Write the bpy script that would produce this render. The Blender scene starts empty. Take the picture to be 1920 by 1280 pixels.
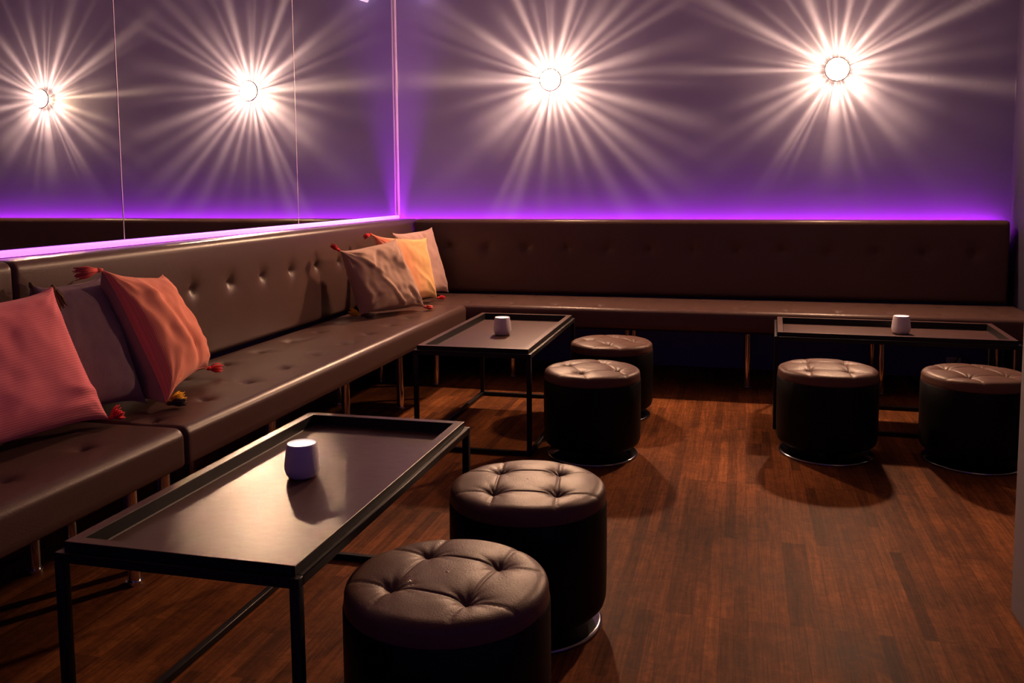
import bpy, bmesh, math, random
from mathutils import Vector, Matrix, noise
random.seed(7)
PI = math.pi
S = bpy.context.scene
C = S.collection

# ------------------------------------------------------------------ camera
cam_d = bpy.data.cameras.new('camera')
cam = bpy.data.objects.new('camera', cam_d); C.objects.link(cam)
_R = Vector((0.9702648, 0.24194192, -0.0070939)); _U = Vector((-0.01510437, 0.08977228, 0.99584778)); _F = Vector((-0.24157416, 0.9661289, -0.09075727))
_m = Matrix((_R, _U, -_F)).transposed().to_4x4(); _m.translation = Vector((2.2733, -5.59806, 1.14813))
cam.matrix_world = _m
cam_d.sensor_width = 36; cam_d.sensor_fit = 'HORIZONTAL'; cam_d.lens = 1644.44 / 1920 * 36
cam_d.shift_x = (960 - 980.49) / 1920; cam_d.shift_y = (498.14 - 640) / 1920
cam_d.clip_start = 0.05
S.camera = cam
# ------------------------------------------------------------------ world + view
S.view_settings.view_transform = 'Standard'; S.view_settings.look = 'None'
S.view_settings.exposure = 0.0; S.view_settings.gamma = 1.0; S.view_settings.use_curve_mapping = False
W = bpy.data.worlds.new('dim_club_ambience'); S.world = W; W.use_nodes = True
bgn = W.node_tree.nodes['Background']; bgn.inputs[0].default_value = (0.34, 0.17, 0.84, 1); bgn.inputs[1].default_value = 0.14
S.cycles.use_denoising = True
S.cycles.sample_clamp_indirect = 300.0
S.cycles.sample_clamp_direct = 0
S.cycles.max_bounces = 8
S.cycles.glossy_bounces = 5
S.cycles.caustics_reflective = True
LAMP_L = 1900.0           # radiance of a wall lamp's frosted dome
LAMP_C = (1.0, 0.57, 0.34)
BURST = 32.0               # strength of the light rays thrown on the wall
BURST_C = (1.0, 0.66, 0.31)
LED_C = (0.60, 0.02, 0.80)

# ------------------------------------------------------------------ materials
def mat(name):
    m = bpy.data.materials.new(name); m.use_nodes = True
    nt = m.node_tree; b = nt.nodes['Principled BSDF']
    return m, nt, b
def N(nt, t, **kw):
    n = nt.nodes.new(t)
    for k, v in kw.items():
        if k.startswith('i_'): n.inputs[k[2:].replace('_', ' ')].default_value = v
        else: setattr(n, k, v)
    return n
def simple(name, col, rough=.5, metal=0, bump=0, bscale=200, spec=.5, var=0, vscale=6):
    m, nt, b = mat(name)
    b.inputs['Base Color'].default_value = (*col, 1); b.inputs['Roughness'].default_value = rough
    b.inputs['Metallic'].default_value = metal; b.inputs['Specular IOR Level'].default_value = spec
    tc = N(nt, 'ShaderNodeTexCoord')
    if bump:
        n = N(nt, 'ShaderNodeTexNoise'); n.inputs['Scale'].default_value = bscale; n.inputs['Detail'].default_value = 4
        nt.links.new(tc.outputs['Object'], n.inputs['Vector'])
        bp = N(nt, 'ShaderNodeBump'); bp.inputs['Strength'].default_value = bump; bp.inputs['Distance'].default_value = .002
        nt.links.new(n.outputs['Fac'], bp.inputs['Height']); nt.links.new(bp.outputs['Normal'], b.inputs['Normal'])
    if var:
        n = N(nt, 'ShaderNodeTexNoise'); n.inputs['Scale'].default_value = vscale; n.inputs['Detail'].default_value = 5
        nt.links.new(tc.outputs['Object'], n.inputs['Vector'])
        mx = N(nt, 'ShaderNodeMix', data_type='RGBA')
        mx.inputs['A'].default_value = (*[c * (1 - var) for c in col], 1); mx.inputs['B'].default_value = (*[min(1, c * (1 + var)) for c in col], 1)
        nt.links.new(n.outputs['Fac'], mx.inputs['Factor']); nt.links.new(mx.outputs['Result'], b.inputs['Base Color'])
    return m
def emit(name, col, s):
    m, nt, b = mat(name)
    b.inputs['Base Color'].default_value = (.8, .8, .8, 1)
    b.inputs['Emission Color'].default_value = (*col, 1); b.inputs['Emission Strength'].default_value = s
    return m

M = {}
M['wall'] = simple('wall_paint', (.255, .235, .41), .42, bump=.15, bscale=60, var=.08, vscale=1.3)
M['plinth'] = simple('navy_paint_with_led_spill', (.11, .11, .42), .5)  # navy brightened to stand for blue LED spill under the benches
M['ceiling'] = simple('ceiling_paint', (.12, .10, .14), .8)
M['dark_wall'] = simple('dark_navy_wall_paint', (.035, .03, .06), .6)
M['pillar'] = simple('grey_pillar_paint', (.15, .14, .17), .55)
M['leather'] = simple('brown_leather', (.088, .047, .040), .36, bump=.2, bscale=260, spec=.27, var=.12, vscale=3)
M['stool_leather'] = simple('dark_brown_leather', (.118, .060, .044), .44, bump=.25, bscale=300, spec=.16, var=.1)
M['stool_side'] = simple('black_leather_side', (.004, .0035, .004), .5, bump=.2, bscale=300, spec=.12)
M['button'] = simple('button_leather', (.06, .038, .03), .35)
M['black'] = simple('black_metal', (.012, .010, .011), .42, spec=.22, bump=.1, bscale=90)
M['tray'] = simple('black_tray_lacquer', (.075, .036, .032), .37, spec=.30, bump=.3, bscale=35, var=.15, vscale=9)
M['chrome'] = simple('chrome', (.75, .75, .78), .12, metal=1)
M['dull_chrome'] = simple('dark_chrome', (.30, .30, .33), .16, metal=1)
M['alu'] = simple('satin_trim', (.88, .82, .84), .35)
M['cup'] = simple('white_ceramic', (.72, .66, .70), .4, bump=.05, bscale=150)
M['wax'] = emit('glowing_wax', (1, .80, .62), 3.2)
M['flame'] = emit('flame', (1, .75, .45), 20)
M['white'] = emit('self_lit_white_plastic', (1, .93, .95), .55)  # plastic given its own glow so the speaker housing looks brightly lit
M['dome'] = emit('frosted_glass_dome', LAMP_C, LAMP_L)
M['ring'] = simple('bronze_ring', (.20, .14, .09), .5, metal=.4)
M['led_back'] = emit('led_strip_back', LED_C, 112)
M['led_left'] = emit('led_strip_left', (.80, .15, .98), 1.25)

def mirror_mat():
    m, nt, b = mat('mirror_glass')
    b.inputs['Base Color'].default_value = (.80, .80, .83, 1); b.inputs['Metallic'].default_value = 1; b.inputs['Roughness'].default_value = 0.0
    tc = N(nt, 'ShaderNodeTexCoord'); n = N(nt, 'ShaderNodeTexNoise'); n.inputs['Scale'].default_value = 14; n.inputs['Detail'].default_value = 6; n.inputs['Roughness'].default_value = .7
    nt.links.new(tc.outputs['Object'], n.inputs['Vector'])
    mr = N(nt, 'ShaderNodeMapRange'); mr.inputs['From Min'].default_value = .66; mr.inputs['From Max'].default_value = .8; mr.inputs['To Max'].default_value = .25
    nt.links.new(n.outputs['Fac'], mr.inputs['Value'])
    d = N(nt, 'ShaderNodeBsdfDiffuse'); d.inputs['Color'].default_value = (.35, .33, .36, 1)
    mx = N(nt, 'ShaderNodeMixShader'); nt.links.new(mr.outputs['Result'], mx.inputs[0]); nt.links.new(b.outputs[0], mx.inputs[1]); nt.links.new(d.outputs[0], mx.inputs[2])
    nt.links.new(mx.outputs[0], nt.nodes['Material Output'].inputs[0])
    return m
M['mirror'] = mirror_mat()

def floor_mat():
    m, nt, b = mat('worn_strip_parquet')
    L = nt.links.new
    tc = N(nt, 'ShaderNodeTexCoord')
    mp = N(nt, 'ShaderNodeMapping'); mp.inputs['Rotation'].default_value = (0, 0, PI / 2)
    L(tc.outputs['Object'], mp.inputs['Vector'])
    br = N(nt, 'ShaderNodeTexBrick'); br.offset = .37; br.offset_frequency = 3; br.squash = 1
    br.inputs['Color1'].default_value = (0, 0, 0, 1); br.inputs['Color2'].default_value = (1, 1, 1, 1); br.inputs['Mortar'].default_value = (.5, .5, .5, 1)
    br.inputs['Scale'].default_value = 1; br.inputs['Brick Width'].default_value = .55; br.inputs['Row Height'].default_value = .036
    br.inputs['Mortar Size'].default_value = .0009; br.inputs['Mortar Smooth'].default_value = .3; br.inputs['Bias'].default_value = 0
    L(mp.outputs['Vector'], br.inputs['Vector'])
    cr = N(nt, 'ShaderNodeValToRGB'); e = cr.color_ramp.elements
    e[0].position = 0; e[0].color = (.095, .032, .012, 1); e[1].position = 1; e[1].color = (.24, .082, .026, 1)
    for p, c in ((.3, (.155, .051, .017, 1)), (.6, (.175, .058, .019, 1)), (.85, (.20, .066, .021, 1))):
        x = e.new(p); x.color = c
    L(br.outputs['Color'], cr.inputs['Fac'])
    # grain stretched along the boards
    mg = N(nt, 'ShaderNodeMapping'); mg.inputs['Scale'].default_value = (34, 1.6, 1)
    L(tc.outputs['Object'], mg.inputs['Vector'])
    ng = N(nt, 'ShaderNodeTexNoise'); ng.inputs['Scale'].default_value = 3.2; ng.inputs['Detail'].default_value = 8; ng.inputs['Roughness'].default_value = .65; ng.inputs['Distortion'].default_value = .8
    L(mg.outputs['Vector'], ng.inputs['Vector'])
    gr = N(nt, 'ShaderNodeMapRange'); gr.inputs['From Min'].default_value = .3; gr.inputs['From Max'].default_value = .7; gr.inputs['To Min'].default_value = .55; gr.inputs['To Max'].default_value = 1.35
    L(ng.outputs['Fac'], gr.inputs['Value'])
    m1 = N(nt, 'ShaderNodeMix', data_type='RGBA', blend_type='MULTIPLY'); m1.inputs['Factor'].default_value = 1
    L(cr.outputs['Color'], m1.inputs['A']); L(gr.outputs['Result'], m1.inputs['B'])
    # worn blotches
    nw = N(nt, 'ShaderNodeTexNoise'); nw.inputs['Scale'].default_value = 1.7; nw.inputs['Detail'].default_value = 7; nw.inputs['Roughness'].default_value = .62
    L(tc.outputs['Object'], nw.inputs['Vector'])
    wr = N(nt, 'ShaderNodeMapRange'); wr.inputs['From Min'].default_value = .33; wr.inputs['From Max'].default_value = .68; wr.inputs['To Min'].default_value = .52; wr.inputs['To Max'].default_value = 1.38
    L(nw.outputs['Fac'], wr.inputs['Value'])
    m2 = N(nt, 'ShaderNodeMix', data_type='RGBA', blend_type='MULTIPLY'); m2.inputs['Factor'].default_value = 1
    L(m1.outputs['Result'], m2.inputs['A']); L(wr.outputs['Result'], m2.inputs['B'])
    ns = N(nt, 'ShaderNodeTexNoise'); ns.inputs['Scale'].default_value = 22; ns.inputs['Detail'].default_value = 9; ns.inputs['Roughness'].default_value = .75; ns.inputs['Distortion'].default_value = 1.5
    L(tc.outputs['Object'], ns.inputs['Vector'])
    sr = N(nt, 'ShaderNodeMapRange'); sr.inputs['From Min'].default_value = .35; sr.inputs['From Max'].default_value = .65; sr.inputs['To Min'].default_value = .72; sr.inputs['To Max'].default_value = 1.25
    L(ns.outputs['Fac'], sr.inputs['Value'])
    m5 = N(nt, 'ShaderNodeMix', data_type='RGBA', blend_type='MULTIPLY'); m5.inputs['Factor'].default_value = 1
    L(m2.outputs['Result'], m5.inputs['A']); L(sr.outputs['Result'], m5.inputs['B']); m2 = m5
    gm = N(nt, 'ShaderNodeMath', operation='MULTIPLY'); gm.inputs[1].default_value = .45; L(br.outputs['Fac'], gm.inputs[0])
    m3 = N(nt, 'ShaderNodeMix', data_type='RGBA'); m3.inputs['B'].default_value = (.03, .012, .006, 1)
    L(gm.outputs[0], m3.inputs['Factor']); L(m2.outputs['Result'], m3.inputs['A'])
    L(m3.outputs['Result'], b.inputs['Base Color'])
    rr = N(nt, 'ShaderNodeMapRange'); rr.inputs['To Min'].default_value = .40; rr.inputs['To Max'].default_value = .66
    L(nw.outputs['Fac'], rr.inputs['Value']); L(rr.outputs['Result'], b.inputs['Roughness'])
    b.inputs['Specular IOR Level'].default_value = .03
    bp = N(nt, 'ShaderNodeBump'); bp.inputs['Strength'].default_value = .25; bp.inputs['Distance'].default_value = .002
    L(ng.outputs['Fac'], bp.inputs['Height']); L(bp.outputs['Normal'], b.inputs['Normal'])
    return m
M['floor'] = floor_mat()

def fabric(name, col, col2=None, ribs=0, ribdir='Y', ribamp=.5, weave=260, var=.15, ribc=(.72, 1.12), left=None):
    m, nt, b = mat(name); L = nt.links.new
    b.inputs['Roughness'].default_value = .9; b.inputs['Specular IOR Level'].default_value = .15
    b.inputs['Sheen Weight'].default_value = .15
    uv = N(nt, 'ShaderNodeUVMap')
    n = N(nt, 'ShaderNodeTexNoise'); n.inputs['Scale'].default_value = 7; n.inputs['Detail'].default_value = 6
    L(uv.outputs['UV'], n.inputs['Vector'])
    c2 = col2 or tuple(c * (1 - var * 2) for c in col)
    mx = N(nt, 'ShaderNodeMix', data_type='RGBA'); mx.inputs['A'].default_value = (*col, 1); mx.inputs['B'].default_value = (*c2, 1)
    L(n.outputs['Fac'], mx.inputs['Factor'])
    out = mx.outputs['Result']
    n2 = N(nt, 'ShaderNodeTexNoise'); n2.inputs['Scale'].default_value = weave; n2.inputs['Detail'].default_value = 2
    L(uv.outputs['UV'], n2.inputs['Vector'])
    bp = N(nt, 'ShaderNodeBump'); bp.inputs['Strength'].default_value = .5; bp.inputs['Distance'].default_value = .0015
    L(n2.outputs['Fac'], bp.inputs['Height'])
    if ribs:
        w = N(nt, 'ShaderNodeTexWave'); w.bands_direction = ribdir; w.inputs['Scale'].default_value = ribs; w.inputs['Distortion'].default_value = .35; w.inputs['Detail'].default_value = 3; w.inputs['Detail Scale'].default_value = 3
        L(uv.outputs['UV'], w.inputs['Vector'])
        b2 = N(nt, 'ShaderNodeBump'); b2.inputs['Strength'].default_value = ribamp; b2.inputs['Distance'].default_value = .003
        L(w.outputs['Fac'], b2.inputs['Height']); L(bp.outputs['Normal'], b2.inputs['Normal']); L(b2.outputs['Normal'], b.inputs['Normal'])
        mr = N(nt, 'ShaderNodeMapRange'); mr.inputs['To Min'].default_value = ribc[0]; mr.inputs['To Max'].default_value = ribc[1]
        L(w.outputs['Fac'], mr.inputs['Value'])
        m2 = N(nt, 'ShaderNodeMix', data_type='RGBA', blend_type='MULTIPLY'); m2.inputs['Factor'].default_value = 1
        L(out, m2.inputs['A']); L(mr.outputs['Result'], m2.inputs['B']); out = m2.outputs['Result']
    else:
        L(bp.outputs['Normal'], b.inputs['Normal'])
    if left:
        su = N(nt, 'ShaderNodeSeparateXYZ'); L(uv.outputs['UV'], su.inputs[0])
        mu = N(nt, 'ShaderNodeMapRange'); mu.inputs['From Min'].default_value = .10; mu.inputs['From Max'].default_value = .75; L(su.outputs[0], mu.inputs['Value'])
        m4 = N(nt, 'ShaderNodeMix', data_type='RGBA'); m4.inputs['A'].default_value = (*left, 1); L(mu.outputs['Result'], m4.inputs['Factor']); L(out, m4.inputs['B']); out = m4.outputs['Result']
    L(out, b.inputs['Base Color'])
    return m
M['coral'] = fabric('coral_cotton', (.90, .23, .28), (.82, .18, .24), ribs=17, ribdir='Y', ribamp=.22, ribc=(.88, 1.05))
M['coral2'] = fabric('coral_linen', (.86, .26, .20), (.82, .28, .17), ribs=26, ribdir='X', ribamp=.18, ribc=(.9, 1.04))
M['brownback'] = fabric('brown_backing', (.36, .27, .21))
M['mauve'] = fabric('mauve_chenille', (.30, .18, .23), (.19, .12, .17), ribs=26, ribdir='X', ribamp=.6, ribc=(.65, 1.15))
M['mauve2'] = fabric('mauve_wool', (.60, .38, .34), (.48, .30, .28), weave=90)
M['taupe'] = fabric('taupe_linen', (.50, .32, .25), (.38, .24, .20))
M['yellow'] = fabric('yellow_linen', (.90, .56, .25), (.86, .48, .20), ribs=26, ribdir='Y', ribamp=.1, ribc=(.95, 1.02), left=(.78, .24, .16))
M['t_red'] = simple('red_tassel_yarn', (.65, .05, .06), .8, spec=.1)
M['t_coral'] = simple('coral_tassel_yarn', (.70, .13, .12), .8, spec=.1)
M['t_yellow'] = simple('yellow_tassel_yarn', (.62, .30, .01), .8, spec=.1)
M['t_olive'] = simple('olive_tassel_yarn', (.13, .085, .05), .85, spec=.1)
M['t_dark'] = simple('dark_tassel_yarn', (.05, .03, .04), .85, spec=.1)

# ------------------------------------------------------------------ mesh helpers
def mk(name, verts, faces, m, parent=None, smooth=True, uvs=None, mi=None):
    me = bpy.data.meshes.new(name); me.from_pydata(verts, [], faces); me.update()
    for x in (m if isinstance(m, (list, tuple)) else [m]): me.materials.append(x)
    if smooth: me.polygons.foreach_set('use_smooth', [True] * len(me.polygons))
    if mi: me.polygons.foreach_set('material_index', mi)
    if uvs:
        ul = me.uv_layers.new(name='UVMap')
        for lp in me.loops: ul.data[lp.index].uv = uvs[lp.vertex_index]
    o = bpy.data.objects.new(name, me); C.objects.link(o)
    if parent: o.parent = parent
    return o
def box_bm(bm, x0, x1, y0, y1, z0, z1, bev=0, seg=2):
    r = bmesh.ops.create_cube(bm, size=1); vs = r['verts']
    for v in vs:
        v.co = Vector((x0 + (v.co.x + .5) * (x1 - x0), y0 + (v.co.y + .5) * (y1 - y0), z0 + (v.co.z + .5) * (z1 - z0)))
    if bev:
        es = list({e for v in vs for e in v.link_edges})
        bmesh.ops.bevel(bm, geom=es, offset=bev, segments=seg, profile=.5, affect='EDGES')
def bmobj(name, bm, m, parent=None, smooth=True):
    me = bpy.data.meshes.new(name); bmesh.ops.recalc_face_normals(bm, faces=bm.faces[:]); bm.to_mesh(me); bm.free()
    me.materials.append(m)
    if smooth:
        me.polygons.foreach_set('use_smooth', [True] * len(me.polygons))
        me.set_sharp_from_angle(angle=math.radians(40))
    o = bpy.data.objects.new(name, me); C.objects.link(o)
    if parent: o.parent = parent
    return o
def box(name, x0, x1, y0, y1, z0, z1, m, parent=None, bev=0):
    bm = bmesh.new(); box_bm(bm, x0, x1, y0, y1, z0, z1, bev); return bmobj(name, bm, m, parent)
def lathe(name, prof, m, parent=None, n=64, mats=None, mi=None, axis='Z'):
    V = []; F = []; MI = []
    for (r, z) in prof:
        for k in range(n):
            a = 2 * PI * k / n; V.append((r * math.cos(a), r * math.sin(a), z) if axis == 'Z' else (r * math.cos(a), -z, r * math.sin(a)))
    for i in range(len(prof) - 1):
        for k in range(n):
            F.append((i * n + k, i * n + (k + 1) % n, (i + 1) * n + (k + 1) % n, (i + 1) * n + k)); MI.append(mi[i] if mi else 0)
    o = mk(name, V, F, mats or m, parent, mi=MI if mi else None)
    o.data.set_sharp_from_angle(angle=math.radians(50))
    return o
def tube(V, F, pts, r, n=8, cap=True):
    """append a tube along pts with radius (number or list)"""
    b0 = len(V); up = Vector((0, 0, 1))
    for i, p in enumerate(pts):
        p = Vector(p); t = (Vector(pts[min(i + 1, len(pts) - 1)]) - Vector(pts[max(i - 1, 0)])).normalized()
        a = t.cross(up)
        if a.length < 1e-3: a = t.cross(Vector((1, 0, 0)))
        a.normalize(); b = t.cross(a); rr = r[i] if isinstance(r, (list, tuple)) else r
        for k in range(n): V.append(tuple(p + a * rr * math.cos(2 * PI * k / n) + b * rr * math.sin(2 * PI * k / n)))
    for i in range(len(pts) - 1):
        for k in range(n): F.append((b0 + i * n + k, b0 + i * n + (k + 1) % n, b0 + (i + 1) * n + (k + 1) % n, b0 + (i + 1) * n + k))
    if cap:
        F.append(tuple(b0 + k for k in range(n))[::-1]); F.append(tuple(b0 + (len(pts) - 1) * n + k for k in range(n)))
def empty(name, loc, rz=0):
    o = bpy.data.objects.new(name, None); C.objects.link(o); o.location = loc; o.rotation_euler = (0, 0, rz); o.empty_display_size = .1; return o
def tag(o, label, cat, group=None):
    o['label'] = label; o['category'] = cat
    if group: o['group'] = group
    return o
def struct(o): o['kind'] = 'structure'; return o
def copy_tree(o, parent=None):
    c = o.copy(); C.objects.link(c); c.parent = parent
    for ch in list(o.children): copy_tree(ch, c)
    return c

# ------------------------------------------------------------------ room shell
XR = 3.775; ZC = 2.62
struct(box('floor', -.10, XR + .12, -7.2, .12, -.10, 0, M['floor']))
struct(box('wall_back', -.12, XR + .12, 0, .12, 0, ZC, M['wall']))
struct(box('wall_left', -.12, -.012, -7.2, 0, 0, ZC, M['wall']))
struct(box('wall_right', XR, XR + .12, -3.0, 0, 0, ZC, M['dark_wall']))
struct(box('ceiling', -.12, XR + .12, -7.2, .12, ZC, ZC + .1, M['ceiling']))
struct(box('trim_1', 2.992, 3.6, -3.9, -3.078, 0, ZC, M['pillar'], bev=.003))
struct(box('baseboard_back', -.01, XR, -.018, 0, 0, .08, M['plinth']))
# navy dado behind the benches, blue LED spill worked into its colour
struct(box('trim_2', -.01, XR, -.010, 0, .08, .44, M['plinth']))
struct(box('trim_3', -.012, 0.0, -4.9, -.011, 0, .44, M['plinth']))

# ------------------------------------------------------------------ mirrors (left wall)
js = [-.004, -1.387, -2.739, -4.09, -5.45]
ml = ['tall wall mirror panel beside the room corner, reflecting purple glow',
      'tall wall mirror panel reflecting the larger sunburst lamp',
      'tall wall mirror panel at the left edge, reflecting the smaller sunburst lamp',
      'tall wall mirror panel out of view to the left, past the reflected lamps']
for i in range(3):
    y1, y0 = js[i] - .0018, js[i + 1] + .0018
    bm = bmesh.new(); box_bm(bm, -.010, 0.0, y0, y1, .957, ZC - .005, .0016, 1)
    o = bmobj('mirror_panel', bm, M['mirror'], smooth=False); tag(o, ml[i], 'mirror', 'mirror panels on the left wall')
    box('edge_strip', .0, .0012, y0 - .0026, y0 - .0002, .957, ZC - .005, M['alu'], o)
o = box('corner_trim', .0005, .0165, -.0175, -.001, .957, ZC - .01, M['alu'], bev=.006)
tag(o, 'slim pale metal strip running up the corner between mirror and purple wall', 'trim')

# ------------------------------------------------------------------ LED strips
o = empty('led_light_strip', (0, 0, .925))
box('channel', .03, XR - .06, -.038, -.001, -.069, -.062, M['dull_chrome'], o)
box('diffuser', .03, XR - .06, -.036, -.020, -.062, -.058, M['led_back'], o)
tag(o, 'purple light strip hidden behind the back bench upholstery, washing the wall', 'light strip', 'purple light strips')
o = empty('led_light_strip', (0, 0, .925))
box('channel', .0005, .010, -4.9, -.03, -.012, .008, M['dull_chrome'], o)
box('diffuser', .001, .018, -4.9, -.02, .009, .031, M['led_left'], o, bev=.003)
box('added_hidden_diffuser', .020, .034, -4.85, -.05, -.062, -.058, M['led_back'], o)  # extra unseen strip, added to strengthen the purple glow in the corner
box('shield', .0005, .039, -4.87, -.045, -.069, -.0625, M['dull_chrome'], o)  # unseen plate added to stop the extra strip leaking light downward
tag(o, 'glowing pink light strip along the foot of the mirrors', 'light strip', 'purple light strips')

# ------------------------------------------------------------------ upholstery
def lin(a, b, n): return [a + (b - a) * i / n for i in range(n + 1)]
def cushion(name, L_, W_, T_, buttons, m, parent, r=.030, depth=.016, step=.009, crown=.006, seed=0, both=True):
    """padded block: length L_ on x, width W_ on y (0..W_), thickness T_; padded face on +z (top at 0)."""
    # cross-section profile (y,z,ny,nz, padded) counter-clockwise from the bottom back
    pr = []
    ny = int((W_ - 2 * r) / step)
    def arc(cy, cz, a0, a1, n=6):
        for i in range(n):
            a = a0 + (a1 - a0) * i / n; pr.append((cy + r * math.cos(a), cz + r * math.sin(a), math.cos(a), math.sin(a), math.sin(a) > .5))
    top = [(W_ - r) + (r - (W_ - r)) * i / ny for i in range(ny)]
    arc(W_ - r, -r, 0, PI / 2)
    for y in top: pr.append((y, 0, 0, 1, True))
    arc(r, -r, PI / 2, PI)
    for i in range(5): pr.append((0, -r - (T_ - r - .008) * i / 5, -1, 0, False))
    pr.append((.006, -T_, -.7, -.7, False)); pr.append((W_ / 2, -T_, 0, -1, False)); pr.append((W_ - .006, -T_, .7, -.7, False))
    for i in range(4, -1, -1)[:-1] if False else []: pass
    for i in range(4): pr.append((W_, -T_ + .008 + (T_ - r - .008) * i / 4, 1, 0, False))
    n = len(pr)
    # stations along the length with rounded ends
    re = .016; xs = []
    for i in range(6): a = PI / 2 * i / 6; xs.append((re * (1 - math.sin(a)) if False else re * (1 - math.cos(a)), re * (1 - math.sin(a))))
    # xs entries: (x, inset)
    nx = int((L_ - 2 * re) / step)
    st = [(re * (1 - math.cos(PI / 2 * i / 6)), re * (1 - math.sin(PI / 2 * i / 6))) for i in range(6)]
    st += [(re + (L_ - 2 * re) * i / nx, 0) for i in range(nx + 1)]
    st += [(L_ - re * (1 - math.cos(PI / 2 * i / 6)), re * (1 - math.sin(PI / 2 * i / 6))) for i in range(5, -1, -1)]
    V = []
    for (x, ins) in st:
        for (y, z, a, b, pad) in pr:
            yy = y - a * ins; zz = z - b * ins
            if pad:
                e = min(y, W_ - y, x + .02, L_ - x + .02)
                h = crown * (1 - math.exp(-max(0, e) / .06)) * max(0, b)
                d = 0
                for (bx, by) in buttons:
                    dx = x - bx; dy = y - by
                    if abs(dx) > .14 or abs(dy) > .14: continue
                    q = math.hypot(dx, dy)
                    d += depth * math.exp(-(q / .026) ** 1.2)
                    # little pull folds that reach sideways from the button
                    ang = math.atan2(dy, dx)
                    d += .0022 * math.exp(-q / .045) * max(0, math.cos(ang * 4 + seed + bx * 9)) ** 2
                h += .0012 * noise.noise(Vector((x * 3.1 + seed, y * 5, seed)))
                zz += (h - d) * b
            if b < -.5: zz = zz
            V.append((x, yy, zz))
    F = []
    for i in range(len(st) - 1):
        for k in range(n):
            F.append((i * n + k, (i + 1) * n + k, (i + 1) * n + (k + 1) % n, i * n + (k + 1) % n))
    F.append(tuple(range(n))); F.append(tuple((len(st) - 1) * n + k for k in range(n))[::-1])
    o = mk(name, V, F, m, parent)
    o.data.set_sharp_from_angle(angle=math.radians(60))
    return o
_bt = []
def button(parent, loc):
    if not _bt:
        V = []; n = 16; prof = [(0.0001, .004), (.003, .0030), (.0055, .0018), (.0068, -.001), (.0064, -.004)]
        F = []
        for r, z in prof:
            for k in range(n): V.append((r * math.cos(2 * PI * k / n), r * math.sin(2 * PI * k / n), z))
        for i in range(len(prof) - 1):
            for k in range(n): F.append((i * n + k, (i + 1) * n + k, (i + 1) * n + (k + 1) % n, i * n + (k + 1) % n))
        o = mk('button', V, F, M['button'], parent); _bt.append(o)
    else:
        o = _bt[0].copy(); C.objects.link(o); o.parent = parent
    o.location = loc
SP = .262
def bench(world_m, L_, btn_x, legs, label, seed, name='bench_seat', depth_w=.55, rows=(.13, .40)):
    """local: x along the wall, y from the wall side (0) to the front, z up (0 = floor)"""
    root = empty('upholstered_bench', (0, 0, 0)); root.matrix_world = world_m
    tag(root, label, 'bench', 'upholstered benches along the walls')
    st = cushion('seat', L_, depth_w, .112, [(x + o_, y) for (y, o_) in rows for x in btn_x], M['leather'], root, seed=seed, depth=.018, r=.028)
    st.location = (0, 0, .452)
    for (y, o_) in rows:
        for x in btn_x:
            if 0.03 < x + o_ < L_ - .03: button(st, (x + o_, y, -.0115))
    for (lx, ly) in legs:
        V = []; F = []; tube(V, F, [(lx, ly, .341), (lx, ly, .0)], .0185, 20); tube(V, F, [(lx, ly, .012), (lx, ly, .0)], .024, 20)
        lg = mk('leg', V, F, M['chrome'], root); lg.data.set_sharp_from_angle(angle=math.radians(40))
    bm = bmesh.new(); box_bm(bm, .03, L_ - .03, .05, depth_w - .05, .325, .341)
    bmobj('base_board', bm, M['black'], root, smooth=False)
    return root
WB = .160
# back bench: x from 0.0 to XR ; local x = world x, local y -> -world y
def along_back(x0):  # local x->+x, y->-y needs z flip-free basis: rotate so local x runs -x
    return Matrix.Translation((x0, -WB, 0)) @ Matrix.Rotation(PI, 4, 'Z')   # local x -> -x, local y -> -y
def along_left(y0):
    return Matrix.Translation((WB, y0, 0)) @ Matrix.Rotation(-PI / 2, 4, 'Z')  # local x -> -y, local y -> +x
# rows: inner .318 from the wall, outer .585
rI, rO = .318 - WB, .585 - WB
XB1 = XR - .006
bx = [XB1 - (.690 + i * SP) for i in range(-1, 12)]
inner_shift = -(.748 - .690)
legsB = [(XB1 - x, y) for x in (.95, 1.635, 2.315, 3.02, 3.68) for y in (.568 - WB, .06)]
bench(along_back(XB1), XB1 - .012, bx, legsB, 'long brown leather bench running along the purple back wall', 2.0, rows=((rI, inner_shift), (rO, 0)))
YL = -.718
L1 = 3.405 + YL
bl = [(1.5177 + YL) + i * SP for i in range(-3, 8)]
bench(along_left(YL), L1, [b for b in bl if .05 < b < L1 - .05], [(-y + YL, d) for y in (-.86, -1.42, -2.06, -2.70, -3.33) for d in (.568 - WB, .06)],
      'brown leather bench below the mirrors, carrying the two heaps of cushions', 5.0, rows=((.300 - WB, 0), (.559 - WB, 0)))
L2 = 1.45
bench(along_left(-3.411), L2, [3.65 - 3.411 + i * SP for i in range(5)], [(x, d) for x in (.07, .75, 1.38) for d in (.568 - WB, .06)],
      'brown leather bench section at the lower left, under the big coral cushion', 8.0, rows=((.300 - WB, 0), (.559 - WB, 0)))

def back_panel(world_m, L_, H_, btns, label, seed, th=.126):
    o = cushion('backrest_panel', L_, H_, th, btns, M['leather'], None, seed=seed, depth=.024, r=.026)
    o.matrix_world = world_m
    tag(o, label, 'backrest', 'buttoned backrest panels')
    for b in btns: button(o, (b[0], b[1], -.0200))
    return o
ZB0 = .461; ZT = .934; HB = ZT - ZB0
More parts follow.
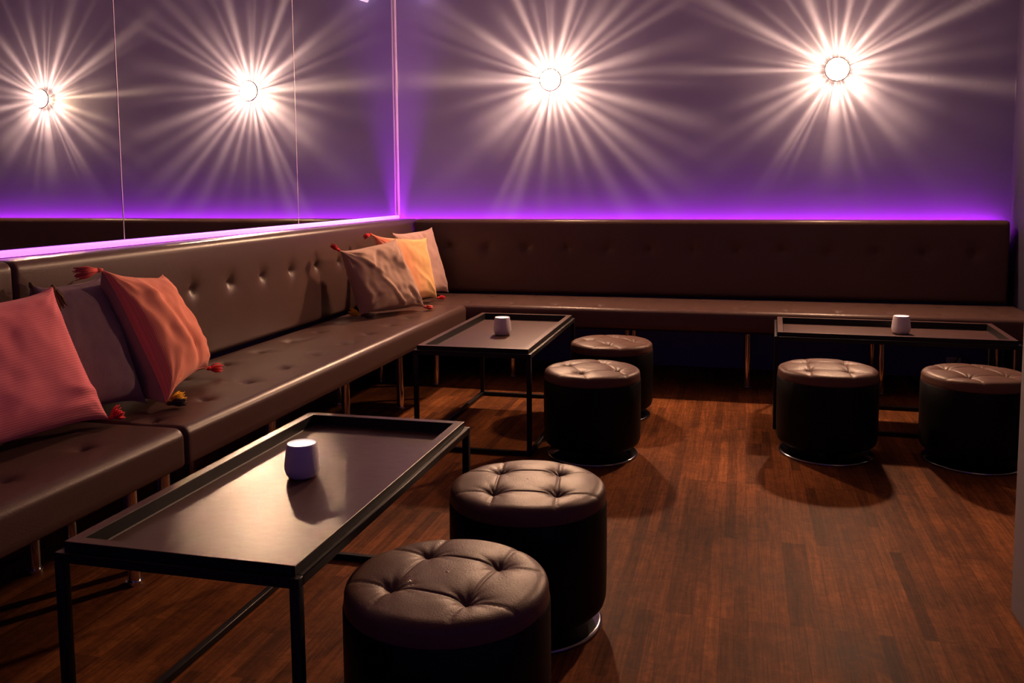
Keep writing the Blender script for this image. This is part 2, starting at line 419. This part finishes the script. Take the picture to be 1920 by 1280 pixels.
# back wall panel: local x -> +x, local y -> +z, normal +z -> -y
mb = Matrix(((1, 0, 0, .177), (0, 0, -1, -.166), (0, 1, 0, ZB0), (0, 0, 0, 1)))
LB = XR - .04 - .177
back_panel(mb, LB, HB, [(.4152 + i * SP - .177, .7497 - ZB0) for i in range(0, 13)], 'long buttoned brown leather backrest along the purple back wall', 3.0)
# left wall: local x -> +y, y -> +z, normal -> +x
def ml_(y0): return Matrix(((0, 0, 1, .166), (1, 0, 0, y0), (0, 1, 0, ZB0), (0, 0, 0, 1)))
yA = -3.437
back_panel(ml_(yA), -yA - .044, HB, [(-1.5201 - i * SP - yA, .7497 - ZB0) for i in range(-5, 8)], 'long buttoned brown leather backrest under the mirrors, behind the cushions', 4.0)
back_panel(ml_(-4.87), 4.87 - 3.441, HB, [(-3.62 - i * SP + 4.87, .7497 - ZB0) for i in range(0, 5)], 'short end of brown leather backrest at the left edge of the photo', 6.0)

# ------------------------------------------------------------------ wall lamps with sunburst
# streaks: (angle deg from +x in the wall plane seen from the room, ccw; width deg; near, mid, far)
def smooth(a, b, x): t = max(0, min(1, (x - a) / (b - a))); return t * t * (3 - 2 * t)
def burst_curves(streaks, base):
    out = []
    for lv in range(3):
        pts = []
        for i in range(256):
            a = i / 256 * 360; v = base[lv]
            for s in streaks:
                d = (a - s[0] + 180) % 360 - 180
                v += (s[2 + lv] if lv < 2 else 1.35 * s[4] ** 1.4) * (1, .85, 1)[lv] * math.exp(-(d / (s[1] * (1.25, 1.15, 1.1)[lv])) ** 2)
            v += base[lv] * .8 * max(0, noise.noise(Vector((math.cos(math.radians(a)) * 9, math.sin(math.radians(a)) * 9, lv * 3))))
            pts.append(v)
        out.append(pts)
    return out
def set_curve(node, pts, vmax):
    c = node.mapping.curves[0]
    while len(c.points) > 2: c.points.remove(c.points[1])
    c.points[0].location = (0, pts[0] / vmax); c.points[-1].location = (1, pts[0] / vmax)
    for i in range(1, len(pts)): c.points.new(i / len(pts), pts[i] / vmax)
    for p in c.points: p.handle_type = 'VECTOR'
    node.mapping.update()
def burst_light(name, loc, streaks, base, power, parent, h, core):
    ld = bpy.data.lights.new(name, 'POINT'); ld.energy = power; ld.color = BURST_C; ld.shadow_soft_size = .003
    ld.use_nodes = True; nt = ld.node_tree; L = nt.links.new; em = nt.nodes['Emission']
    geo = N(nt, 'ShaderNodeNewGeometry'); sp = N(nt, 'ShaderNodeSeparateXYZ'); L(geo.outputs['Incoming'], sp.inputs[0])
    def mth(op, a, b=None, clamp=False):
        n = N(nt, 'ShaderNodeMath', operation=op); n.use_clamp = clamp
        for i, v in enumerate((a, b)):
            if v is None: continue
            if isinstance(v, (int, float)): n.inputs[i].default_value = v
            else: L(v, n.inputs[i])
        return n.outputs[0]
    X, Y, Z = sp.outputs
    phi = mth('FRACT', mth('ADD', mth('DIVIDE', mth('ARCTAN2', Z, X), 2 * PI), 1.0))
    rad = mth('SQRT', mth('ADD', mth('MULTIPLY', X, X), mth('MULTIPLY', Z, Z)))
    rho = mth('MULTIPLY', mth('DIVIDE', rad, mth('MAXIMUM', Y, .004)), h)     # distance on the wall, metres
    cs = burst_curves(streaks, base); vm = max(max(c) for c in cs); o = []
    for c in cs:
        fc = N(nt, 'ShaderNodeFloatCurve'); set_curve(fc, c, vm); L(phi, fc.inputs['Value']); o.append(mth('MULTIPLY', fc.outputs[0], vm))
    def ss(a, b):
        n = N(nt, 'ShaderNodeMapRange', interpolation_type='SMOOTHSTEP'); n.inputs['From Min'].default_value = a; n.inputs['From Max'].default_value = b
        L(rho, n.inputs['Value']); return n.outputs[0]
    f1 = ss(.13, .36); f2 = ss(.36, .72); f3 = ss(1.35, .70); f0 = ss(.075, .115)
    def mixf(a, b, f): return mth('ADD', mth('MULTIPLY', a, mth('SUBTRACT', 1.0, f)), mth('MULTIPLY', b, f))
    v = mth('MULTIPLY', mixf(mixf(o[0], o[1], f1), o[2], f2), mixf(core, 1.0, f0))
    # wall irradiance of a bare point falls with h/(h^2+rho^2)^1.5: the lens evens it out to 1/rho^1.3
    comp = mth('DIVIDE', mth('POWER', mth('ADD', mth('MULTIPLY', rho, rho), h * h), 1.5), mth('MULTIPLY', mth('POWER', mth('MAXIMUM', rho, .03), 1.35), h))
    v = mth('MULTIPLY', mth('MULTIPLY', v, comp), f3)
    v = mth('MULTIPLY', v, mth('GREATER_THAN', Y, .014))
    L(v, em.inputs['Strength'])
    o = bpy.data.objects.new(name, ld); C.objects.link(o); o.location = loc
    if parent: o.parent = parent
    return o
ST1 = [  # lamp nearer the mirrors
    (178, 3.2, .9, .85, .55), (172, 2.0, .3, .35, .1), (146, 3.0, 1.4, 1.1, .30), (152, 1.6, .5, .3, .25), (161, 1.5, .4, .30, .15), (155, 1.2, .3, .2, .2),
    (128, 3.5, .8, .35, .05), (114, 2.2, 1.0, .9, .6), (104, 2.0, .5, .3, .1), (90, 2.2, .9, .35, .1), (94, 1, .4, .3, .2), (75, 2.6, 1.1, 1.0, .5), (66, 1.6, .5, .35, .2),
    (55, 4.0, .9, .5, .2), (45, 2.5, 1.2, .7, .35), (36, 2.0, .5, .40, .3), (29, 1.6, .5, .4, .35), (14, 3.4, 1.1, .7, .25), (4, 2.2, .5, .3, .2),
    (-3, 1.6, .4, .3, .2), (-17, 3.2, .9, .9, .5), (-27, 3.0, .8, .5, .3), (-38, 3.5, 1.0, .8, .4), (-47, 2.4, .9, .6, .42), (-60, 3.0, .9, .5, .28), (-72, 2.2, .9, .4, .1),
    (-84, 2.0, .5, .2, .1), (-95, 2.4, 1.0, .35, .12), (-108, 3.0, .9, .65, .30), (-115, 2.0, .6, .5, .3), (-128, 3.5, .6, .25, .06), (-140, 5.5, .8, .75, .22), (-152, 5.0, .8, .45, .1), (-167, 2.5, .4, .3, .12)]
ST2 = [
    (178, 1.8, .5, .75, .45), (168, 3.0, .7, .25, .1), (149, 2.6, .9, 1.0, .5), (155, 1.4, .3, .35, .2), (138, 1.6, .5, .3, .1), (112, 3.0, 1.2, .9, .3), (124, 1.4, .5, .3, .2),
    (92, 1.6, .7, .3, .1), (98, 1.0, .4, .3, .1), (80, 2.2, 1.1, .7, .2), (66, 1.6, .5, .4, .2), (50, 2.6, 1.2, .9, .25), (38, 2.0, .4, .25, .1), (25, 2.4, .6, .75, .5),
    (31, 1.3, .4, .25, .15), (13, 3.0, .8, .3, .1), (5, 2.4, .4, .25, .15), (-8, 2.6, .3, .95, .4), (-22, 3.0, .6, .2, .06), (-38, 7.0, .9, .42, .08), (-50, 4.0, .8, .40, .1),
    (-68, 2.2, 1.0, .15, .0), (-78, 2.0, .8, .25, .08), (-92, 6.0, 1.0, .38, .06), (-113, 1.4, .4, .3, .06), (-122, 2.2, 1.0, .55, .12), (-118, 1, .3, .4, .1), (-140, 3.4, .8, .45, .12),
    (-150, 3.0, .6, .42, .14), (-162, 3.0, .7, .3, .08)]
def wall_lamp(x, z, streaks, label, core):
    root = empty('sunburst_wall_lamp', (x, 0, z))
    tag(root, label, 'wall lamp', 'sunburst wall lamps')
    hb = .034
    lathe('wall_plate', [(.0005, .0), (.020, .0), (.020, .007), (.016, .010), (.0005, .010)], M['ring'], root, 40, axis='Y')
    for k in range(3):
        V = []; F = []
        a = math.radians((167, 21, -100)[k])
        tube(V, F, [(.0655 * math.cos(a), 0, .0655 * math.sin(a)), (.0655 * math.cos(a), -.046, .0655 * math.sin(a))], .0008, 8)
        mk('arm', V, F, M['ring'], root)
    # ring
    V = []; F = []; n = 72; q = 10
    for i in range(n):
        a = 2 * PI * i / n
        for j in range(q):
            b = 2 * PI * j / q; rr = .0665 + .0052 * math.cos(b); V.append((rr * math.cos(a), -.050 + .006 * math.sin(b), rr * math.sin(a)))
    for i in range(n):
        for j in range(q): F.append((i * q + j, i * q + (j + 1) % q, ((i + 1) % n) * q + (j + 1) % q, ((i + 1) % n) * q + j))
    mk('ring', V, F, M['ring'], root)
    prof = [(.062 * math.cos(t * PI / 2 / 12), .048 + .024 * math.sin(t * PI / 2 / 12)) for t in range(12)] + [(.0004, .072)]
    lathe('back_cap', [(.0004, .0445), (.0625, .0445), (.0625, .0485)], M['ring'], root, 48, axis='Y')
    lathe('glass_dome', prof, M['dome'], root, 48, axis='Y')
    burst_light('burst_light', (0, -hb, 0), streaks, (.46, .085, .0), BURST * 1.0, root, hb, core)
    return root
wall_lamp(1.075, 1.819, ST1, 'round wall lamp throwing a white sunburst, nearer the mirrored corner', .45)
wall_lamp(2.8045, 1.819, ST2, 'round wall lamp throwing a sunburst, at the right of the purple wall', .16)

# ------------------------------------------------------------------ tables
def make_table():
    root = empty('tray_coffee_table', (0, 0, 0))
    w, l, h, s = .5265 / 2, 1.037 / 2, .4413, .0195
    for sx in (-1, 1):
        for sy in (-1, 1):
            x0, x1 = (sx * w - s, sx * w) if sx > 0 else (sx * w, sx * w + s); y0, y1 = (sy * l - s, sy * l) if sy > 0 else (sy * l, sy * l + s)
            box('leg', x0, x1, y0, y1, .0, h - s, M['black'], root, bev=.0015)
    bm = bmesh.new()
    for z0 in (h - s,):
        box_bm(bm, -w, w, -l, -l + s, z0, z0 + s, .0015, 1); box_bm(bm, -w, w, l - s, l, z0, z0 + s, .0015, 1)
        box_bm(bm, -w, -w + s, -l + s, l - s, z0, z0 + s, .0015, 1); box_bm(bm, w - s, w, -l + s, l - s, z0, z0 + s, .0015, 1)
    bmobj('top_frame', bm, M['black'], root)
    bm = bmesh.new()
    box_bm(bm, -w + s, w - s, -l, -l + s, 0, s, .0015, 1); box_bm(bm, -w + s, w - s, l - s, l, 0, s, .0015, 1)
    box_bm(bm, -w, -w + s, -l + s, l - s, 0, s, .0015, 1); box_bm(bm, w - s, w, -l + s, l - s, 0, s, .0015, 1)
    bmobj('floor_frame', bm, M['black'], root)
    tw, tl, tz, rw = w - .0135, l - .0135, .4600, .026
    # tray: rim with mitred top + recessed floor, slight inner slope
    rings = [(tw - .012, tl - .012, h - .0175), (tw - .012, tl - .012, h - .004), (tw, tl, h - .004), (tw, tl, tz - .001), (tw - .001, tl - .001, tz), (tw - rw + .001, tl - rw + .001, tz), (tw - rw, tl - rw, tz - .001), (tw - rw - .002, tl - rw - .002, h - .010), (tw - rw - .004, tl - rw - .004, h - .0125)]
    V = []; F = []
    for (a, b, z) in rings: V += [(-a, -b, z), (a, -b, z), (a, b, z), (-a, b, z)]
    for i in range(len(rings) - 1):
        for k in range(4): F.append((i * 4 + k, i * 4 + (k + 1) % 4, (i + 1) * 4 + (k + 1) % 4, (i + 1) * 4 + k))
    n = (len(rings) - 1) * 4; F.append((n, n + 1, n + 2, n + 3))
    F.append((3, 2, 1, 0))
    mk('tray', V, F, [M['tray'], M['black']], root, smooth=False, mi=[1] * 12 + [0] * 8 + [1] * 12 + [0] * (len(F) - 33) + [1])
    return root
tbl = make_table()
tags = [((1.2407, -3.6958, 0), .0005, 'black metal tray table in the foreground, beside the coral cushions'),
        ((1.1536, -1.5426, 0), .005, 'black metal tray table further back, in front of the taupe and yellow cushions'),
        ((2.9554, -1.146, 0), -.033 + PI / 2, 'black metal tray table at the right, set lengthwise along the back bench')]
for i, (loc, rz, lb) in enumerate(tags):
    t = tbl if i == 0 else copy_tree(tbl)
    t.location = loc; t.rotation_euler = (0, 0, rz); tag(t, lb, 'table', 'black tray tables')

# ------------------------------------------------------------------ candle cups
def make_cup():
    root = empty('candle_holder', (0, 0, 0))
    lathe('cup', [(.0003, 0), (.027, 0), (.034, .003), (.0395, .010), (.0432, .022), (.0430, .034), (.0405, .056), (.0372, .080), (.0362, .0855), (.0352, .0865), (.0342, .0855), (.0345, .080), (.0378, .055), (.0400, .034), (.038, .018), (.030, .010), (.0003, .009)],
          M['cup'], root, 56)
    lathe('tealight', [(.0003, .0818), (.030, .0818), (.0335, .0812), (.0335, .012), (.0003, .012)], M['wax'], root, 40)
    return root
cup = make_cup()
zt = .4288
for i, (loc, lb) in enumerate([((1.217, -3.66, zt), 'lit white candle holder on the nearest tray table'),
                               ((1.152, -1.534, zt), 'lit white candle holder on the tray table in front of the yellow cushion'),
                               ((3.022, -1.118, zt), 'lit white candle holder on the tray table at the right')]):
    c = cup if i == 0 else copy_tree(cup)
    c.location = loc; tag(c, lb, 'candle', 'white candle holders')

# ------------------------------------------------------------------ stools
def make_stool():
    root = empty('round_stool', (0, 0, 0))
    R, H = .2040, .3830; a = .080; nr, na = 84, 200
    V = [(0, 0, H)]; F = []
    rs = [(.200 * (i / nr)) for i in range(1, nr + 1)]
    def surf(x, y, q):
        z = H - .004 - .010 * (q / .2) ** 3
        # dome each panel
        lx = min(abs(x - a), abs(x + a)); ly = min(abs(y - a), abs(y + a))
        z += .0028 * (1 - math.exp(-min(lx, ly) / .018))
        z -= .0022 * math.exp(-(lx / .0026) ** 2) + .0022 * math.exp(-(ly / .0026) ** 2)
        for sx in (-a, a):
            for sy in (-a, a):
                d = math.hypot(x - sx, y - sy); z -= .019 * math.exp(-(d / .022) ** 1.1)
                ang = math.atan2(y - sy, x - sx)
                z -= .0030 * math.exp(-d / .028) * abs(math.cos(ang * 4 + sx * 20)) ** 4
        z += .0015 * noise.noise(Vector((x * 14, y * 14, .3)))
        return z
    for r in rs:
        for k in range(na):
            t = 2 * PI * k / na; x, y = r * math.cos(t), r * math.sin(t)
            f = max(0, (r - .172) / .028); drop = .026 * (1 - math.sqrt(max(0, 1 - f * f))) if f > 0 else 0
            z = surf(x, y, r)
            z = z * (1 - f ** 2) + (H - .014) * f ** 2 if f > 0 else z
            rr = .172 + (.2035 - .172) * math.sin(f * PI / 2) if f > 0 else r
            V.append((rr * math.cos(t), rr * math.sin(t), z - drop))
    for k in range(na): F.append((0, 1 + k, 1 + (k + 1) % na))
    for i in range(nr - 1):
        for k in range(na): F.append((1 + i * na + k, 1 + (i + 1) * na + k, 1 + (i + 1) * na + (k + 1) % na, 1 + i * na + (k + 1) % na))
    b0 = 1 + (nr - 1) * na
    for (r, z) in ((.2050, .334), (.2035, .3305)):
        n0 = len(V)
        for k in range(na): t = 2 * PI * k / na; V.append((r * math.cos(t), r * math.sin(t), z))
        for k in range(na): F.append((b0 + k, n0 + k, n0 + (k + 1) % na, b0 + (k + 1) % na))
        b0 = n0
    mk('seat_cushion', V, F, M['stool_leather'], root)
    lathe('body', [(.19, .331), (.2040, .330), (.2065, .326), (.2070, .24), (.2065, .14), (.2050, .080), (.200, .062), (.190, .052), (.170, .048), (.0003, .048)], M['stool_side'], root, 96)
    lathe('swivel_post', [(.030, .012), (.030, .048)], M['dull_chrome'], root, 32)
    lathe('base_plate', [(.0003, .014), (.12, .013), (.186, .0115), (.1930, .009), (.1945, .006), (.194, .0005), (.190, 0), (.0003, 0)], M['dull_chrome'], root, 120)
    return root
stl = make_stool()
SLB = [((1.7123, -3.9965), -.12, 'round tufted leather stool closest to the camera, cut by the bottom edge'),
       ((1.7378, -3.4181), .16, 'round tufted leather stool directly behind the closest one, by the near table'),
       ((1.6624, -1.9496), .52, 'round tufted leather stool in mid room, beside the further-back tray table'),
       ((1.6486, -1.2841), .80, 'round tufted leather stool farthest back, half hidden behind another stool'),
       ((2.6357, -1.7232), .0, 'round tufted leather stool at the left end of the right-hand table'),
       ((3.2124, -1.7101), .35, 'round tufted leather stool at the right edge, before the right-hand table')]
for i, ((x, y), rz, lb) in enumerate(SLB):
    s = stl if i == 0 else copy_tree(stl)
    s.location = (x, y, 0); s.rotation_euler = (0, 0, rz); tag(s, lb, 'stool', 'round leather stools')

# ------------------------------------------------------------------ tassels + pillows
def tassel(parent, p, d, m, L_=.060, spread=.020, seed=0, n=30):
    rnd = random.Random(seed); d = Vector(d).normalized(); p = Vector(p)
    a = d.cross(Vector((0, 0, 1)));
    if a.length < .05: a = d.cross(Vector((1, 0, 0)))
    a.normalize(); b = d.cross(a)
    V = []; F = []
    k0 = p + d * .012
    tube(V, F, [p - d * .004, p + d * .006, p + d * .012, p + d * .020], [.003, .0075, .0078, .0055], 10)
    for i in range(n):
        t = rnd.uniform(0, 2 * PI); r = math.sqrt(rnd.random())
        e = k0 + d * L_ * rnd.uniform(.8, 1.08) + (a * math.cos(t) + b * math.sin(t)) * spread * r
        s = k0 + (a * math.cos(t) + b * math.sin(t)) * .005 * r
        mid = (s + e) / 2 + (a * math.cos(t) + b * math.sin(t)) * spread * .25 * r + Vector((rnd.uniform(-1, 1), rnd.uniform(-1, 1), rnd.uniform(-1, 1))) * .002
        tube(V, F, [s, mid, e], [.0020, .0023, .0014], 5)
    return mk('tassel', V, F, m, parent)
def pillow(label, corners, T, mats, tassels, creases=(), seed=0, Tb=None, pull=.07, nseg=56, sag=.0, wr=.006):
    """corners TL, TR, BR, BL in the room (as seen from the front); front = side the viewer sees"""
    TL, TR, BR, BL = [Vector(c) for c in corners]
    o0 = (TL + TR + BR + BL) / 4; base = Vector((o0.x, o0.y, min(BR.z, BL.z)))
    n = ((TR - TL).cross(BL - TL)); n.normalize(); n = -n if n.dot(Vector((2.27, -5.6, 1.1)) - o0) < 0 else n
    V = []; F = []; UV = []; MI = []
    def mid(u, v): return ((TL * (1 - u) + TR * u) * v + (BL * (1 - u) + BR * u) * (1 - v))
    N_ = nseg
    def prm(i): # denser toward the rim
        t = i / N_; return .5 - .5 * math.cos(PI * t) * (1 - .18 * math.sin(PI * t) ** 2)
    def pos(u, v, side):
        U = 2 * u - 1; Vv = 2 * v - 1
        uu = .5 + .5 * U * (1 - pull * (1 - abs(Vv) ** 4.5) * abs(U)); vv = .5 + .5 * Vv * (1 - pull * (1 - abs(U) ** 4.5) * abs(Vv))
        p = mid(uu, vv)
        e = max(0, (1 - U ** 4) * (1 - Vv ** 4)); t = (T if side == 1 else (Tb or T)) / 2 * e ** .5 * (1 - .18 * Vv)
        w = noise.noise(Vector((u * 4.2 + seed, v * 4.2, side * .7 + seed))) * wr * 1.6 + noise.noise(Vector((u * 11 + seed, v * 11, side))) * wr * .5
        # puckers running from the corners
        for cx, cy in ((-1, -1), (1, -1), (1, 1), (-1, 1)):
            dx, dy = U - cx, Vv - cy; q = math.hypot(dx, dy); ang = math.atan2(dy, dx)
            w += wr * .8 * math.exp(-q / .35) * math.sin(ang * 14 + seed) * min(1, q * 5)
        for (x0, y0, x1, y1, amp, wd) in creases:
            ax, ay = x1 - x0, y1 - y0; l2 = ax * ax + ay * ay; s = max(0, min(1, ((u - x0) * ax + (v - y0) * ay) / l2))
            d = math.hypot(u - x0 - ax * s, v - y0 - ay * s); w += amp * math.exp(-(d / wd) ** 2) * math.sin(PI * min(1, max(0, .12 + .76 * s)))
        w *= min(1, e * 4)
        p = p + n * side * (t + w)
        p.z = max(p.z, base.z - .012 if base.z > .46 else .46)
        return p - base
    for side in (1, -1):
        b0 = len(V)
        for i in range(N_ + 1):
            for j in range(N_ + 1):
                u, v = prm(i), prm(j); V.append(tuple(pos(u, v, side))); UV.append((u, v))
        for i in range(N_):
            for j in range(N_):
                f = (b0 + i * (N_ + 1) + j, b0 + (i + 1) * (N_ + 1) + j, b0 + (i + 1) * (N_ + 1) + j + 1, b0 + i * (N_ + 1) + j + 1)
                F.append(f if side == 1 else f[::-1]); MI.append(0 if side == 1 else len(mats) - 1)
    root = empty('throw_pillow', base)
    c = mk('cover', V, F, mats, root, uvs=UV, mi=MI)
    me = c.data; bm = bmesh.new(); bm.from_mesh(me); bmesh.ops.remove_doubles(bm, verts=bm.verts[:], dist=.0002); bmesh.ops.recalc_face_normals(bm, faces=bm.faces[:]); bm.to_mesh(me); bm.free()
    # welted seam round the rim
    pts = [pos(prm(i), 0, 1) for i in range(N_ + 1)] + [pos(1, prm(j), 1) for j in range(1, N_ + 1)] + [pos(prm(i), 1, 1) for i in range(N_ - 1, -1, -1)] + [pos(0, prm(j), 1) for j in range(N_ - 1, 0, -1)]
    V = []; F = []; tube(V, F, pts + [pts[0]], .0022, 6, cap=False); mk('seam_piping', V, F, mats[0], root, uvs=[(.5, .5)] * len(V))
    cs = dict(TL=TL, TR=TR, BR=BR, BL=BL)
    for k, (cn, d, m, L_, spr) in enumerate(tassels):
        tassel(root, cs[cn] - base, d, M[m], L_, spr, seed * 10 + k, 46)
    tag(root, label, 'cushion', 'throw cushions on the benches')
    return root
pillow('big ribbed coral cushion cut off by the left edge, red tassel at its corner',
       [(.28, -3.90, .845), (.335, -3.475, .868), (.485, -3.452, .478), (.40, -3.94, .478)], .13, [M['coral']],
       [('BR', (.35, .9, .35), 't_red', .028, .024), ('TR', (-.3, .6, -.75), 't_olive', .075, .02), ('BL', (.3, .8, -.1), 't_olive', .05, .02)],
       creases=[(.98, .2, .75, .25, .008, .03), (.96, .12, .6, .1, .006, .03), (.3, .9, .6, .85, .004, .04)], seed=1, pull=.10, wr=.004)
pillow('ribbed dark mauve cushion wedged between the two coral ones',
       [(.215, -3.43, .868), (.225, -3.140, .872), (.455, -3.245, .472), (.33, -3.60, .472)], .12, [M['mauve']],
       [('TL', (.25, .25, -.8), 't_olive', .06, .022)], seed=2, pull=.12, wr=.004)
pillow('coral cushion with brown reverse, tilted, with coral, red and yellow tassels',
       [(.305, -3.235, .893), (.235, -2.84, .835), (.395, -2.83, .495), (.535, -3.255, .478)], .15, [M['coral2'], M['brownback']],
       [('TL', (-.35, -.75, -.08), 't_coral', .072, .022), ('BR', (.25, .8, -.08), 't_red', .05, .018), ('BL', (.2, .75, .12), 't_yellow', .05, .02), ('BL', (.3, .35, -.02), 't_dark', .045, .014)],
       creases=[(.25, .95, .42, .05, .016, .07), (.5, .6, .62, .05, -.012, .035), (.15, .8, .5, .7, .006, .03), (.7, .3, .9, .2, .006, .03)], seed=3, Tb=.26, pull=.12, wr=.007)
pillow('creased taupe cushion with red and yellow tassels, frontmost by the corner',
       [(.265, -1.455, .822), (.41, -1.055, .862), (.545, -.99, .475), (.33, -1.36, .475)], .14, [M['taupe']],
       [('TL', (-.25, -.5, .35), 't_red', .045, .014), ('BL', (-.6, -.5, .35), 't_yellow', .05, .022), ('BR', (.25, .3, -.05), 't_coral', .04, .012), ('BL', (.4, .25, -.06), 't_dark', .06, .014)],
       creases=[(.35, .62, .62, .0, .014, .028), (.55, .95, .3, .65, -.010, .03), (.2, .85, .45, .55, .009, .03), (.15, .6, .2, .1, -.009, .05), (.75, .3, .85, .05, -.010, .025), (.3, .25, .1, .15, .008, .03)], seed=4, pull=.08, wr=.009)
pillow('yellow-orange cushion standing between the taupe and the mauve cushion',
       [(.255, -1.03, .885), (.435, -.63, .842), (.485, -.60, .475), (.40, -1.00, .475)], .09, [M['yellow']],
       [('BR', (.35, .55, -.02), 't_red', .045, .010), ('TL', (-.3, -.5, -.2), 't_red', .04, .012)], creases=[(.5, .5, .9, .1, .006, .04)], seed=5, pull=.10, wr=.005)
pillow('soft mauve cushion at the back, leaning into the bench corner',
       [(.245, -.70, .872), (.335, -.26, .885), (.455, -.30, .475), (.34, -.72, .475)], .10, [M['mauve2']],
       [], creases=[(.6, 1, .65, .8, -.008, .03), (.9, .6, .7, .5, .005, .05)], seed=6, pull=.08, wr=.006)

# ------------------------------------------------------------------ small things
o = empty('wall_speaker', (.215, -.002, 2.44))
bm = bmesh.new(); box_bm(bm, -.06, .06, -.085, -.012, -.05, .075, .012, 3)
bmesh.ops.rotate(bm, cent=(0, 0, 0), matrix=Matrix.Rotation(-.35, 3, 'Y'), verts=bm.verts[:])
bmobj('housing', bm, M['white'], o); box('bracket', -.02, .02, -.014, 0, -.02, .03, M['black'], o)
tag(o, 'small white box fixed high in the corner, seen only in the mirror', 'speaker')
V = []; F = []; pts = []
for i in range(15):
    t = i / 14; pts.append((3.47 + .20 * t, -.030 - .012 * math.sin(t * 5), .06 + .11 * math.sin(PI * t) + .02 * t))
o = empty('wall_socket', (3.50, -.018, .06))
box('face_plate', -.04, .04, -.010, .006, .00, .06, M['cup'], o, bev=.003)
V = []; F = []; tube(V, F, [(.0, -.010, .03), (.0, -.035, .035), (.03, -.04, .09), (.07, -.035, .05), (.12, -.03, -.045), (.17, -.03, -.050)], .004, 8); mk('plug_cable', V, F, M['black'], o)
tag(o, 'pale wall socket with a cable, low under the right end of the back bench', 'socket')
